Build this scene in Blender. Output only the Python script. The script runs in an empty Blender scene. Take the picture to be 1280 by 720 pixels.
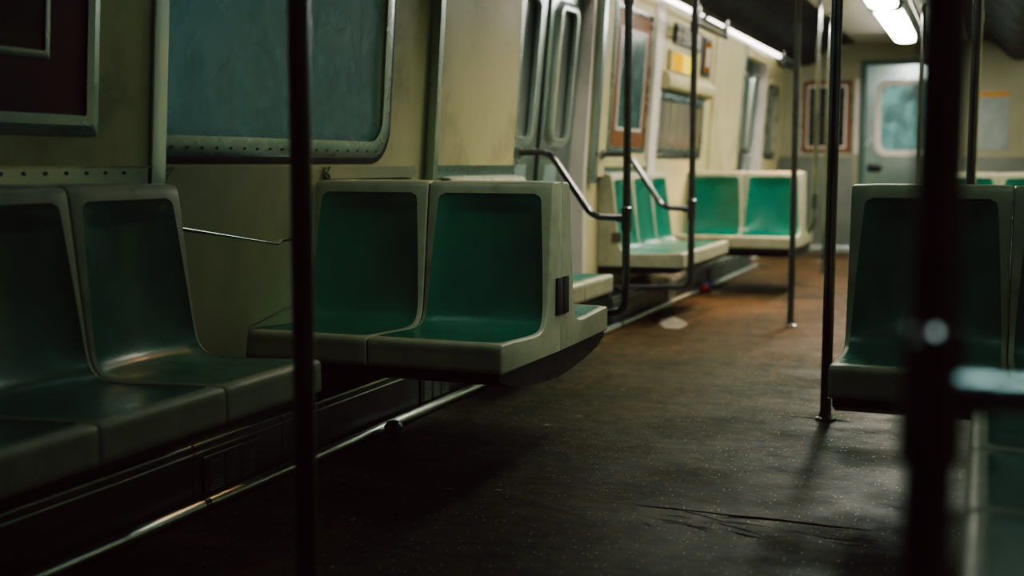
import bpy, bmesh, math, random
from mathutils import Vector, Matrix
random.seed(7)
PI = math.pi
COL = bpy.context.scene.collection
SC = bpy.context.scene

# ------------------------------------------------------------------ materials
def srgb(r, g, b):
    f = lambda c: (c/255/12.92) if c/255 <= .04045 else ((c/255+.055)/1.055)**2.4
    return (f(r), f(g), f(b), 1)

def new_mat(name):
    m = bpy.data.materials.new(name); m.use_nodes = True
    nt = m.node_tree; nt.nodes.clear()
    out = nt.nodes.new('ShaderNodeOutputMaterial')
    return m, nt, out

def surf(name, c1, c2=None, rough=(.4, .6), scale=6, metal=0, spec=.5, grime=None, grime_amt=.5, grime_scale=2.5,
         bump=.0, bump_scale=60, stretch=(1, 1, 1), coat=0):
    """principled with two-tone noise, dirt patches and roughness break-up"""
    m, nt, out = new_mat(name)
    N = nt.nodes.new; L = nt.links.new
    b = N('ShaderNodeBsdfPrincipled'); L(b.outputs[0], out.inputs[0])
    tc = N('ShaderNodeTexCoord'); mp = N('ShaderNodeMapping'); mp.inputs['Scale'].default_value = stretch
    L(tc.outputs['Object'], mp.inputs[0])
    n = N('ShaderNodeTexNoise'); n.inputs['Scale'].default_value = scale; n.inputs['Detail'].default_value = 5
    n.inputs['Roughness'].default_value = .6
    L(mp.outputs[0], n.inputs['Vector'])
    mix = N('ShaderNodeMix'); mix.data_type = 'RGBA'
    mix.inputs[6].default_value = c1; mix.inputs[7].default_value = c2 or tuple(x*.82 for x in c1[:3])+(1,)
    r = N('ShaderNodeMapRange'); r.inputs[1].default_value = .35; r.inputs[2].default_value = .65
    L(n.outputs[0], r.inputs[0]); L(r.outputs[0], mix.inputs[0])
    col = mix.outputs[2]
    if grime:
        n2 = N('ShaderNodeTexNoise'); n2.inputs['Scale'].default_value = grime_scale; n2.inputs['Detail'].default_value = 8
        n2.inputs['Roughness'].default_value = .7
        L(mp.outputs[0], n2.inputs['Vector'])
        r2 = N('ShaderNodeMapRange'); r2.inputs[1].default_value = .52; r2.inputs[2].default_value = .72
        r2.inputs[4].default_value = grime_amt
        L(n2.outputs[0], r2.inputs[0])
        m2 = N('ShaderNodeMix'); m2.data_type = 'RGBA'; m2.inputs[7].default_value = grime
        L(r2.outputs[0], m2.inputs[0]); L(col, m2.inputs[6]); col = m2.outputs[2]
    L(col, b.inputs['Base Color'])
    n3 = N('ShaderNodeTexNoise'); n3.inputs['Scale'].default_value = scale*2.3; n3.inputs['Detail'].default_value = 4
    L(mp.outputs[0], n3.inputs['Vector'])
    r3 = N('ShaderNodeMapRange'); r3.inputs[1].default_value = .3; r3.inputs[2].default_value = .7
    r3.inputs[3].default_value = rough[0]; r3.inputs[4].default_value = rough[1]
    L(n3.outputs[0], r3.inputs[0]); L(r3.outputs[0], b.inputs['Roughness'])
    b.inputs['Metallic'].default_value = metal
    b.inputs['Specular IOR Level'].default_value = spec
    b.inputs['Coat Weight'].default_value = coat
    if bump:
        nb = N('ShaderNodeTexNoise'); nb.inputs['Scale'].default_value = bump_scale; nb.inputs['Detail'].default_value = 3
        L(mp.outputs[0], nb.inputs['Vector'])
        bp = N('ShaderNodeBump'); bp.inputs['Strength'].default_value = bump; bp.inputs['Distance'].default_value = .002
        L(nb.outputs[0], bp.inputs['Height']); L(bp.outputs[0], b.inputs['Normal'])
    return m

def emit(name, col, strength):
    m, nt, out = new_mat(name)
    e = nt.nodes.new('ShaderNodeEmission'); e.inputs[0].default_value = col; e.inputs[1].default_value = strength
    nt.links.new(e.outputs[0], out.inputs[0])
    return m

M = {}
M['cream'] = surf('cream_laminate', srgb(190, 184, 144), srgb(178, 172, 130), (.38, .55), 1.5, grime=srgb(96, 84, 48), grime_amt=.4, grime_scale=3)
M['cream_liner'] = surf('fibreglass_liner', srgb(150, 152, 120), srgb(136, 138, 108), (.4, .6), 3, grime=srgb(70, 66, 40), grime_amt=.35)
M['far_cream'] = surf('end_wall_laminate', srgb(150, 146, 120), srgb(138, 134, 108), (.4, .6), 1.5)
M['shell'] = surf('beige_seat_plastic', srgb(166, 166, 142), srgb(148, 148, 126), (.35, .5), 7, grime=srgb(92, 78, 54), grime_amt=.4, grime_scale=9, bump=.08, bump_scale=400)
M['teal'] = surf('teal_seat_plastic', srgb(14, 116, 94), srgb(10, 100, 84), (.26, .36), 5, grime=srgb(8, 64, 56), grime_amt=.3, grime_scale=4, bump=.12, bump_scale=300, spec=.6, coat=.1)
M['steel'] = surf('brushed_steel', (.36, .44, .46, 1), (.28, .36, .375, 1), (.24, .32), 3, metal=1, grime=(.24, .27, .26, 1), grime_amt=.35, grime_scale=3)
M['door_steel'] = surf('door_steel', (.44, .53, .54, 1), (.37, .46, .47, 1), (.22, .28), 1.5, metal=1, grime=(.26, .31, .30, 1), grime_amt=.25, grime_scale=3)
M['chrome_dark'] = surf('shaded_polished_steel', (.17, .165, .17, 1), (.12, .115, .12, 1), (.16, .26), 12, metal=.85, spec=.6)  # stainless like the pale poles; its dark reflections are put into the colour
M['chrome'] = surf('polished_steel', (.34, .36, .35, 1), (.26, .28, .27, 1), (.12, .25), 12, metal=1)
M['rail_steel'] = surf('kick_rail_steel', (.75, .84, .82, 1), (.62, .70, .68, 1), (.30, .36), 2, metal=1, grime=(.16, .17, .16, 1), grime_amt=.4, grime_scale=3)
M['heater'] = surf('dark_heater_steel', (.10, .12, .11, 1), (.07, .08, .075, 1), (.3, .5), 5, metal=.7)
M['black'] = surf('black_metal', (.010, .009, .009, 1), (.006, .005, .006, 1), (.4, .6), 8)
M['scuff'] = surf('matte_black_scuff', (.003, .002, .002, 1), None, (.95, 1.0), 8, spec=0)
M['rubber'] = surf('black_rubber', (.012, .012, .012, 1), None, (.5, .7), 8)
M['ceiling'] = surf('ceiling_panel', srgb(205, 205, 196), srgb(190, 190, 182), (.4, .6), 2)
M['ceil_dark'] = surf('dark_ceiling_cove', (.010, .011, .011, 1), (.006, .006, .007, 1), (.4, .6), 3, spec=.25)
M['maroon'] = surf('maroon_mat', srgb(84, 14, 18), srgb(64, 10, 14), (.4, .55), 3)
M['orange_mat'] = surf('rust_orange_mat', srgb(122, 72, 22), srgb(104, 58, 18), (.4, .55), 3)
M['dark_picture'] = surf('dark_poster_picture', srgb(14, 12, 14), srgb(24, 20, 22), (.2, .4), 3)
M['teal_picture'] = surf('dark_teal_poster_picture', srgb(20, 58, 56), srgb(60, 96, 92), (.15, .3), 5, grime=srgb(6, 20, 20), grime_amt=.8, grime_scale=4)
M['white_plastic'] = surf('white_plastic', srgb(214, 208, 200), None, (.3, .5), 4)
M['sticker'] = surf('pale_sticker', srgb(138, 156, 152), srgb(120, 140, 136), (.4, .5), 6)
M['notice'] = surf('pale_notice_paper', srgb(150, 156, 152), srgb(132, 138, 136), (.4, .6), 9)
M['amber'] = surf('amber_header', srgb(196, 142, 50), None, (.4, .6), 4)
M['paper'] = surf('dirty_paper', srgb(140, 132, 116), srgb(84, 74, 58), (.6, .8), 22)
M['red'] = surf('red_plastic_scrap', srgb(120, 14, 14), None, (.3, .5), 9)
M['blue'] = surf('blue_crumpled_wrapper', srgb(90, 160, 215), srgb(50, 100, 170), (.25, .45), 14, grime=srgb(78, 16, 30), grime_amt=.7, grime_scale=18)
M['sign_dark'] = surf('dark_sign_face', srgb(12, 24, 23), None, (.3, .5), 6)
M['sign_white'] = surf('sign_white', srgb(206, 200, 190), None, (.4, .5), 6)
M['lit_tube'] = emit('fluorescent_diffuser', (1.0, .93, .86, 1), 34)
M['lit_tube_soft'] = emit('cove_diffuser', (1.0, .88, .80, 1), 7.5)
M['dim_tube'] = surf('unlit_diffuser', srgb(150, 150, 140), None, (.4, .6), 3)
M['yellow_lit'] = emit('yellow_backlit_sign', (1.0, .52, .0, 1), 1.15)
M['pale_lit'] = emit('pale_backlit_sign', (1.0, .76, .08, 1), 1.5)
M['amber_lit'] = emit('amber_backlit_strip', (1.0, .40, .08, 1), .28)

def glass_mat():
    m, nt, out = new_mat('dirty_window_glass')
    N = nt.nodes.new; L = nt.links.new
    tc = N('ShaderNodeTexCoord'); mp = N('ShaderNodeMapping'); mp.inputs['Scale'].default_value = (1, 1.3, .9)
    L(tc.outputs['Object'], mp.inputs[0])
    n = N('ShaderNodeTexNoise'); n.inputs['Scale'].default_value = 5.5; n.inputs['Detail'].default_value = 2.5
    L(mp.outputs[0], n.inputs['Vector'])
    r = N('ShaderNodeMapRange'); r.inputs[1].default_value = .38; r.inputs[2].default_value = .66
    r.inputs[3].default_value = .25; r.inputs[4].default_value = .85
    L(n.outputs[0], r.inputs[0])
    tr = N('ShaderNodeBsdfTransparent'); tr.inputs[0].default_value = (.62, .78, .77, 1)
    tl = N('ShaderNodeBsdfTranslucent'); tl.inputs[0].default_value = (.34, .47, .46, 1)
    df = N('ShaderNodeBsdfDiffuse'); df.inputs[0].default_value = (.16, .22, .21, 1)
    a = N('ShaderNodeMixShader'); a.inputs[0].default_value = .45; L(tl.outputs[0], a.inputs[1]); L(df.outputs[0], a.inputs[2])
    b = N('ShaderNodeMixShader'); L(r.outputs[0], b.inputs[0]); L(tr.outputs[0], b.inputs[1]); L(a.outputs[0], b.inputs[2])
    g = N('ShaderNodeBsdfGlossy'); g.inputs['Roughness'].default_value = .22
    fr = N('ShaderNodeFresnel'); fr.inputs[0].default_value = 1.4
    c = N('ShaderNodeMixShader'); L(fr.outputs[0], c.inputs[0]); L(b.outputs[0], c.inputs[1]); L(g.outputs[0], c.inputs[2])
    L(c.outputs[0], out.inputs[0])
    return m
M['glass'] = glass_mat()
M['blind_glass'] = surf('drawn_blind_behind_glass', srgb(122, 112, 96), srgb(92, 70, 42), (.12, .25), 3.4, spec=.7, stretch=(1, 1, .04), grime=srgb(168, 160, 126), grime_amt=.8, grime_scale=2.2)
M['grey_panel'] = surf('grey_lower_panel', srgb(104, 108, 98), srgb(90, 94, 86), (.4, .6), 3)
M['pale_glass'] = surf('hazy_reflecting_glass', srgb(118, 124, 116), srgb(88, 100, 94), (.12, .25), 1.2, spec=.7)

def floor_mat():
    m, nt, out = new_mat('terrazzo_floor')
    N = nt.nodes.new; L = nt.links.new
    b = N('ShaderNodeBsdfPrincipled'); L(b.outputs[0], out.inputs[0])
    tc = N('ShaderNodeTexCoord')
    def noise(s, d=5, ro=.6, sc=(1, 1, 1)):
        mp = N('ShaderNodeMapping'); mp.inputs['Scale'].default_value = sc; L(tc.outputs['Object'], mp.inputs[0])
        n = N('ShaderNodeTexNoise'); n.inputs['Scale'].default_value = s; n.inputs['Detail'].default_value = d
        n.inputs['Roughness'].default_value = ro; L(mp.outputs[0], n.inputs['Vector']); return n.outputs[0]
    def mr(x, a, b_, c=0, d=1):
        r = N('ShaderNodeMapRange'); r.inputs[1].default_value = a; r.inputs[2].default_value = b_
        r.inputs[3].default_value = c; r.inputs[4].default_value = d; L(x, r.inputs[0]); return r.outputs[0]
    def mix(f, a, b_):
        x = N('ShaderNodeMix'); x.data_type = 'RGBA'
        L(f, x.inputs[0])
        for k, v in ((6, a), (7, b_)):
            if isinstance(v, tuple): x.inputs[k].default_value = v
            else: L(v, x.inputs[k])
        return x.outputs[2]
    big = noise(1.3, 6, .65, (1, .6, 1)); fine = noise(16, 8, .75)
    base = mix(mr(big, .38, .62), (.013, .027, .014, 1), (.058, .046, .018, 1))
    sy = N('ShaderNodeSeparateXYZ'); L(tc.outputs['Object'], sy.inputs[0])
    warm_light = N('ShaderNodeMath'); warm_light.operation = 'MULTIPLY'; L(mr(sy.outputs[1], 4.8, 7.0, .1, .85), warm_light.inputs[0]); L(mr(big, .3, .6, .5, 1), warm_light.inputs[1])  # browner far floor paints in the warm light falling there
    base = mix(warm_light.outputs[0], base, (.125, .058, .022, 1))
    base = mix(mr(fine, .44, .58, 0, .8), base, (.012, .015, .009, 1))
    # speckles: voronoi cells, small discs with random tint
    v = N('ShaderNodeTexVoronoi'); v.inputs['Scale'].default_value = 62; L(tc.outputs['Object'], v.inputs['Vector'])
    sep = N('ShaderNodeSeparateColor'); L(v.outputs['Color'], sep.inputs[0])
    near = mr(v.outputs['Distance'], .16, .13)
    pick = mr(sep.outputs[0], .50, .52)
    mul = N('ShaderNodeMath'); mul.operation = 'MULTIPLY'; L(near, mul.inputs[0]); L(pick, mul.inputs[1])
    tint = mix(sep.outputs[1], (.62, .60, .48, 1), (.40, .26, .09, 1))
    base = mix(mul.outputs[0], base, tint)
    cr = noise(1.1, 5, .6, (.7, 2.6, 1))
    ab = N('ShaderNodeMath'); ab.operation = 'SUBTRACT'; L(cr, ab.inputs[0]); ab.inputs[1].default_value = .5
    ab2 = N('ShaderNodeMath'); ab2.operation = 'ABSOLUTE'; L(ab.outputs[0], ab2.inputs[0])
    base = mix(mr(ab2.outputs[0], .0, .009, .95, 0), base, (.004, .004, .003, 1))
    # black scuffs, stretched across the car
    sc = noise(2.4, 9, .75, (.55, 3.2, 1))
    scf = mr(sc, .60, .66, 0, .9)
    base = mix(scf, base, (.006, .005, .005, 1))
    L(base, b.inputs['Base Color'])
    rr = noise(1.7, 7, .7, (1, 1.3, 1))
    rough = mr(rr, .36, .66, .36, .72)
    L(rough, b.inputs['Roughness'])
    b.inputs['Specular IOR Level'].default_value = .08
    bp = N('ShaderNodeBump'); bp.inputs['Strength'].default_value = .7; bp.inputs['Distance'].default_value = .004
    L(fine, bp.inputs['Height']); L(bp.outputs[0], b.inputs['Normal'])
    return m
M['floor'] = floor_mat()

# ------------------------------------------------------------------ mesh builder
class MB:
    def __init__(s): s.bm = bmesh.new()
    def face(s, pts):
        vs = [s.bm.verts.new(p) for p in pts]
        try: return s.bm.faces.new(vs)
        except ValueError: return None
    def box(s, a, b, bev=0):
        x0, y0, z0 = a; x1, y1, z1 = b
        if x0 > x1: x0, x1 = x1, x0
        if y0 > y1: y0, y1 = y1, y0
        if z0 > z1: z0, z1 = z1, z0
        r = bmesh.ops.create_cube(s.bm, size=1)
        vs = r['verts']
        for v in vs:
            v.co = Vector((x0+(v.co.x+.5)*(x1-x0), y0+(v.co.y+.5)*(y1-y0), z0+(v.co.z+.5)*(z1-z0)))
        if bev:
            es = list({e for v in vs for e in v.link_edges})
            bmesh.ops.bevel(s.bm, geom=es, offset=bev, segments=2, affect='EDGES', profile=.6)
        return s
    def prism(s, poly, vec):
        """polygon (list of 3D points) extruded by vec"""
        vec = Vector(vec)
        a = [s.bm.verts.new(p) for p in poly]; b = [s.bm.verts.new(Vector(p)+vec) for p in poly]
        s.bm.faces.new(a[::-1]); s.bm.faces.new(b)
        n = len(a)
        for i in range(n): s.bm.faces.new((a[i], a[(i+1) % n], b[(i+1) % n], b[i]))
        return s
    def tube(s, pts, r, n=16, fillet=0, seg=6, caps=True):
        P = [Vector(p) for p in pts]
        if fillet:
            Q = [P[0]]
            for i in range(1, len(P)-1):
                a = (P[i-1]-P[i]).normalized(); b = (P[i+1]-P[i]).normalized()
                p0 = P[i]+a*fillet; p1 = P[i]+b*fillet
                for k in range(seg+1):
                    t = k/seg; Q.append(p0*(1-t)**2+P[i]*2*t*(1-t)+p1*t*t)
            Q.append(P[-1]); P = Q
        rings = []
        t0 = (P[1]-P[0]).normalized()
        up = Vector((0, 0, 1)) if abs(t0.z) < .9 else Vector((1, 0, 0))
        nx = t0.cross(up).normalized()
        rr = r if isinstance(r, (list, tuple)) else [r]*len(P)
        for i, p in enumerate(P):
            t = ((P[min(i+1, len(P)-1)]-P[max(i-1, 0)])).normalized()
            nx = (nx-t*nx.dot(t)).normalized(); ny = t.cross(nx)
            rings.append([s.bm.verts.new(p+nx*math.cos(2*PI*k/n)*rr[i]+ny*math.sin(2*PI*k/n)*rr[i]) for k in range(n)])
        for a, b in zip(rings, rings[1:]):
            for k in range(n): s.bm.faces.new((a[k], a[(k+1) % n], b[(k+1) % n], b[k]))
        if caps:
            s.bm.faces.new(rings[0][::-1]); s.bm.faces.new(rings[-1])
        return s
    def grid(s, rows):
        V = [[s.bm.verts.new(p) for p in r] for r in rows]
        for a, b in zip(V, V[1:]):
            for i in range(len(a)-1): s.bm.faces.new((a[i], a[i+1], b[i+1], b[i]))
        return V
    def ring(s, inner, outer, n_in, depth_out, depth_in):
        """frame between two closed loops (same count), extruded along n_in (towards the viewer)"""
        n_in = Vector(n_in); k = len(inner)
        A = [s.bm.verts.new(Vector(p)) for p in outer]
        B = [s.bm.verts.new(Vector(p)+n_in*depth_out) for p in outer]
        C = [s.bm.verts.new(Vector(p)+n_in*depth_in) for p in inner]
        D = [s.bm.verts.new(Vector(p)) for p in inner]
        mid = [s.bm.verts.new((Vector(i)*.5+Vector(o)*.5)+n_in*max(depth_out, depth_in)*1.15) for i, o in zip(inner, outer)]
        for X, Y in ((A, B), (B, mid), (mid, C), (C, D)):
            for i in range(k): s.bm.faces.new((X[i], X[(i+1) % k], Y[(i+1) % k], Y[i]))
        return s
    def build(s, name, mat, parent=None, smooth=True, angle=35, loc=None):
        bmesh.ops.recalc_face_normals(s.bm, faces=s.bm.faces)
        me = bpy.data.meshes.new(name); s.bm.to_mesh(me); s.bm.free()
        me.materials.append(M[mat] if isinstance(mat, str) else mat)
        if smooth:
            for p in me.polygons: p.use_smooth = True
            me.set_sharp_from_angle(angle=math.radians(angle))
        o = bpy.data.objects.new(name, me); COL.objects.link(o)
        if parent: o.parent = parent
        if loc: o.location = loc
        return o

def tag(o, label=None, cat=None, group=None, kind=None):
    if label: o['label'] = label
    if cat: o['category'] = cat
    if group: o['group'] = group
    if kind: o['kind'] = kind
    return o
def empty(name, loc=(0, 0, 0), rz=0):
    o = bpy.data.objects.new(name, None); o.location = loc; o.rotation_euler = (0, 0, rz); o.empty_display_size = .1
    COL.objects.link(o); return o
def copy_tree(o, parent=None):
    c = o.copy(); COL.objects.link(c)
    if parent: c.parent = parent
    for ch in [x for x in COL.objects if x.parent == o]: copy_tree(ch, c)
    return c
def rrect(c0, c1, r, f, n=6):
    """rounded rectangle in (a,b) mapped by f(a,b)->3D"""
    a0, b0 = c0; a1, b1 = c1; out = []
    for (ca, cb, st) in ((a1-r, b1-r, 0), (a0+r, b1-r, 90), (a0+r, b0+r, 180), (a1-r, b0+r, 270)):
        for k in range(n+1):
            t = math.radians(st+90*k/n); out.append(f(ca+r*math.cos(t), cb+r*math.sin(t)))
    return out

# ------------------------------------------------------------------ car dimensions
AX = -.855                        # centre line of the car
XL = -2.24; XR = 2*AX-XL          # side walls at seat height
Y0, Y1 = -2.2, 14.0
SL = .062                         # walls lean inwards above the seat backs
def xw(z, off=0, side=-1):        # x of the wall at height z, off = distance towards the aisle
    x = XL+max(0, z-.9)*SL+off
    return x if side < 0 else 2*AX-x
def nrm(side=-1): return Vector((1 if side < 0 else -1, 0, -SL)).normalized()

# floor
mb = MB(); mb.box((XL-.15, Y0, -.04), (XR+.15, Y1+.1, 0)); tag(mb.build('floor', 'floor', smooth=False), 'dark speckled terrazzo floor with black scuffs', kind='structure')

# ------------------------------------------------------------------ side walls with openings
def wall(name, side, holes):
    mb = MB(); zt = 2.10
    ys = sorted({Y0, Y1}|{h[0] for h in holes}|{h[1] for h in holes})
    zs = sorted({0, .9, zt}|{h[2] for h in holes}|{h[3] for h in holes})
    for ya, yb in zip(ys, ys[1:]):
        for za, zb in zip(zs, zs[1:]):
            if any(h[0] <= ya and yb <= h[1] and h[2] <= za and zb <= h[3] for h in holes): continue
            th = -.07
            poly = [(xw(za, 0, side), ya, za), (xw(zb, 0, side), ya, zb), (xw(zb, th, side), ya, zb), (xw(za, th, side), ya, za)]
            mb.prism(poly, (0, yb-ya, 0))
    bmesh.ops.remove_doubles(mb.bm, verts=mb.bm.verts, dist=.0002)
    return tag(mb.build(name, 'cream', smooth=False), kind='structure')
HOLES = [(2.70, 4.28, 1.05, 1.86), (5.74, 6.88, 0, 2.0), (8.52, 9.92, 1.08, 1.47), (11.62, 12.78, 0, 2.0), (13.05, 13.6, 1.1, 1.75)]
wl = wall('wall_left', -1, HOLES)
wr = wall('wall_right', 1, HOLES)
wl['label'] = 'cream laminate side wall with windows and doors along the left'
wr['label'] = 'cream laminate side wall on the right of the car'

# ceiling: pale centre, dark coves
mb = MB()
mb.prism([(-1.42, Y0, 2.30), (-.29, Y0, 2.30), (-.29, Y0, 2.34), (-1.42, Y0, 2.34)], (0, Y1-Y0, 0))
ceil = tag(mb.build('ceiling', 'ceiling', smooth=False), 'pale grey centre ceiling panel', kind='structure')
for side in (-1, 1):
    mb = MB(); poly = []
    f = lambda x: x if side < 0 else 2*AX-x
    pts = [(-1.42, 2.30), (-1.56, 2.297), (-1.66, 2.27), (-1.74, 2.22), (-1.80, 2.16), (-1.86, 2.10), (-1.92, 2.07), (-1.99, 2.066), (-2.03, 2.085), (-2.05, 2.15), (-2.10, 2.20)]
    poly = [(f(x), Y0, z) for x, z in pts]+[(f(x), Y0, z+.05) for x, z in pts[::-1]]
    mb.prism(poly, (0, Y1-Y0, 0))
    tag(mb.build('trim_1' if side < 0 else 'trim_2', 'ceil_dark'), 'dark curved ceiling cove panel', kind='structure')

# cove light fixtures over the side walls
def cove_light(side, y0, y1, lit, label):
    f = lambda x: x if side < 0 else 2*AX-x
    root = empty('cove_light', (f(-2.09), (y0+y1)/2, 2.12))
    o = Vector(root.location)
    def P(x, y, z): return Vector((f(x), y, z))-o
    mb = MB(); mb.prism([P(-2.168, y0, 2.115), P(-2.125, y0, 2.108), P(-2.06, y0, 2.165), P(-2.065, y0, 2.19), P(-2.165, y0, 2.19)], (0, y1-y0, 0))
    mb.build('housing', 'steel', root)
    d = Vector((f(-.006)-f(0), 0, 0))
    mb = MB(); pts = [(-2.128, 2.106), (-2.108, 2.110), (-2.085, 2.132), (-2.066, 2.155), (-2.064, 2.165)]
    pts2 = [(x-.012, z+.006) for x, z in pts]
    mb.prism([P(x, y0+.02, z-.004) for x, z in pts]+[P(x, y0+.02, z) for x, z in pts2[::-1]], (0, y1-y0-.04, 0))
    mb.build('diffuser', 'lit_tube_soft' if lit else 'dim_tube', root)
    tag(root, label, 'light fixture', 'cove lights along the side walls')
cove_light(-1, -2.0, 1.0, False, 'unlit cove light above the near left bench, out of frame')
cove_light(-1, 1.05, 4.9, False, 'unlit cove light above the large left window')
cove_light(-1, 4.95, 9.45, True, 'lit white cove light strip above the left door and poster')
cove_light(-1, 9.65, 13.3, True, 'lit white cove light strip at the far end above the left wall')
cove_light(1, 1.05, 4.9, False, 'unlit cove light above the near right bench')
cove_light(1, 9.65, 13.3, True, 'lit white cove light strip at the far end above the right wall')

def ceiling_light(y0, y1, lit, label):
    root = empty('ceiling_light', (-.83, (y0+y1)/2, 2.3)); h = (y1-y0)/2
    mb = MB(); mb.prism([(-.13, -h, 0), (-.13, -h, -.045), (-.115, -h, -.06), (.115, -h, -.06), (.13, -h, -.045), (.13, -h, 0)], (0, 2*h, 0)); mb.build('housing', 'steel', root)
    mb = MB(); arc = [(-.105, -.06), (-.1, -.085), (-.07, -.10), (0, -.107), (.07, -.10), (.1, -.085), (.105, -.06)]
    mb.prism([(x, -h+.04, z) for x, z in arc], (0, 2*h-.08, 0)); mb.build('diffuser', 'lit_tube' if lit else 'dim_tube', root)
    for s in (-1, 1):
        mb = MB(); mb.box((-.12, s*h-.02, -.1), (.12, s*h+.02, -.02), .008); mb.build('end_cap', 'black', root)
    tag(root, label, 'light fixture', 'ceiling lights down the middle of the car')
ceiling_light(7.4, 10.2, True, 'lit white ceiling light, nearer of the two in view')
ceiling_light(10.4, 13.0, True, 'lit white ceiling light nearest the end door')
ceiling_light(.8, 3.4, False, 'unlit ceiling light above the near aisle')
mb = MB(); mb.tube([(-.61, 6, 2.24), (-.61, 13.2, 2.24)], .018); 
for y in (6.5, 9.5, 12.5): mb.tube([(-.61, y, 2.24), (-.61, y, 2.31)], .012)
tag(mb.build('ceiling_grab_rail', 'chrome'), 'thin polished rail beside the ceiling lights', 'grab rail')

# end walls
mb = MB()
def rect_wall(mb, y, t, holes, x0, x1, z0, z1):
    xs = sorted({x0, x1}|{h[0] for h in holes}|{h[1] for h in holes}); zs = sorted({z0, z1}|{h[2] for h in holes}|{h[3] for h in holes})
    for a, b in zip(xs, xs[1:]):
        for c, d in zip(zs, zs[1:]):
            if any(h[0] <= a and b <= h[1] and h[2] <= c and d <= h[3] for h in holes): continue
            mb.box((a, y, c), (b, y+t, d))
rect_wall(mb, Y1, .06, [(-1.29, -.42, 0, 2.05)], XL-.05, XR+.05, 0, 2.36)
bmesh.ops.remove_doubles(mb.bm, verts=mb.bm.verts, dist=.0002)
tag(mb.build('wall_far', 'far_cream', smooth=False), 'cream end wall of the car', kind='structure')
mb = MB(); mb.box((XL-.05, Y0-.06, 0), (XR+.05, Y0, 2.36)); tag(mb.build('wall_near', 'black', smooth=False), 'dark end wall behind the camera', kind='structure')
# steel wainscot on the far wall
mb = MB()
mb.box((XL+.003, Y1-.012, .02), (-1.40, Y1-.001, 1.06), .003); mb.box((-.31, Y1-.012, .02), (XR-.003, Y1-.001, 1.06), .003)
tag(mb.build('trim_3', 'grey_panel'), 'grey steel lower panels of the end wall', kind='structure')
mb = MB(); mb.box((XL+.003, Y1-.03, 0), (-1.36, Y1-.012, .07), .004); mb.box((-.35, Y1-.03, 0), (XR-.003, Y1-.012, .07), .004)
tag(mb.build('baseboard_far', 'rail_steel'), 'steel baseboard of the end wall', kind='structure')

# end door
root = tag(empty('door_3', (-.855, Y1, 0)), 'steel end door with a rounded teal window and black latch', kind='structure')
mb = MB(); mb.box((-.50, -.03, 0), (-.435, .03, 2.11), .004); mb.box((.435, -.03, 0), (.50, .03, 2.11), .004); mb.box((-.435, -.03, 2.05), (.435, .03, 2.11), .004)
mb.build('door_frame', surf('green_grey_frame', srgb(74, 96, 90), None, (.4, .6), 4, metal=.3), root)
mb = MB(); rect_wall(mb, -.002, .03, [(-.30, .30, 1.10, 1.86)], -.43, .43, .01, 2.045)
bmesh.ops.remove_doubles(mb.bm, verts=mb.bm.verts, dist=.0002); mb.build('door_leaf', 'door_steel', root, smooth=False)
f = lambda a, b: (a, -.002, b)
mb = MB(); mb.ring(rrect((-.27, 1.13), (.27, 1.83), .09, f), rrect((-.33, 1.07), (.33, 1.89), .12, f), (0, -1, 0), .012, .014)
mb.build('window_frame', 'white_plastic', root)
mb = MB(); mb.box((-.30, .012, 1.10), (.30, .018, 1.86)); mb.build('window_pane', 'glass', root, smooth=False)
mb = MB(); mb.box((-.40, -.05, .90), (-.26, -.002, .98), .01); mb.tube([(-.33, -.05, .94), (-.33, -.08, .94), (-.24, -.08, .94)], .012); mb.build('latch', 'black', root)

# posters on the end wall
def poster_on(root, f, n, a0, b0, a1, b1, fw, mat_w, mats, depth=.012):
    """framed ad: outer steel frame, coloured mat, inner thin frame, dark picture"""
    n = Vector(n)
    mb = MB(); mb.ring(rrect((a0+fw, b0+fw), (a1-fw, b1-fw), .004, f, 1), rrect((a0, b0), (a1, b1), .006, f, 1), n, depth*.5, depth); mb.build('outer_frame', mats[0], root, angle=12)
    def slab(x0, y0, x1, y1, h0, h1, name, mat):
        q = MB(); base = [Vector(f(x0, y0))+n*h0, Vector(f(x1, y0))+n*h0, Vector(f(x1, y1))+n*h0, Vector(f(x0, y1))+n*h0]
        q.prism(base, n*(h1-h0)); return q.build(name, mat, root, smooth=False)
    slab(a0+fw*.8, b0+fw*.8, a1-fw*.8, b1-fw*.8, .001, .005, 'coloured_mat', mats[1])
    w = mat_w
    g = lambda a, b: Vector(f(a, b))+n*.005
    mb = MB(); mb.ring(rrect((a0+w+.02, b0+w+.02), (a1-w-.02, b1-w-.02), .002, g, 1), rrect((a0+w, b0+w), (a1-w, b1-w), .004, g, 1), n, .004, .008); mb.build('inner_frame', mats[2], root)
    slab(a0+w+.016, b0+w+.016, a1-w-.016, b1-w-.016, .005, .008, 'picture', mats[3])
root = empty('framed_poster', (-1.70, Y1, 1.5))
poster_on(root, lambda a, b: (a, -.002, b), (0, -1, 0), -.29, -.41, .27, .41, .012, .065, ('steel', 'orange_mat', 'white_plastic', 'dark_picture'))
tag(root, 'framed dark poster with a rust mat on the end wall beside the door', 'poster')
mb = MB(); mb.box((-.02, -.02, -.41), (.02, -.002, .41), .005); o = mb.build('white_strip_plate', 'white_plastic', loc=(-1.385, Y1, 1.5))
tag(o, 'tall narrow white strip between the end wall poster and the end door', 'wall strip')
root = empty('notice_board', (.02, Y1, 1.45))
mb = MB(); mb.box((-.15, -.012, -.32), (.15, -.002, .32), .003); mb.build('sheet', 'notice', root)
mb = MB(); mb.box((-.145, -.016, .24), (.145, -.0125, .30)); mb.build('header', 'amber', root)
mb = MB()
for k in range(9): mb.box((-.12, -.0135, .17-k*.05), (.12-.03*(k % 3), -.0125, .178-k*.05))
mb.build('text_lines', 'sticker', root)
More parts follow.
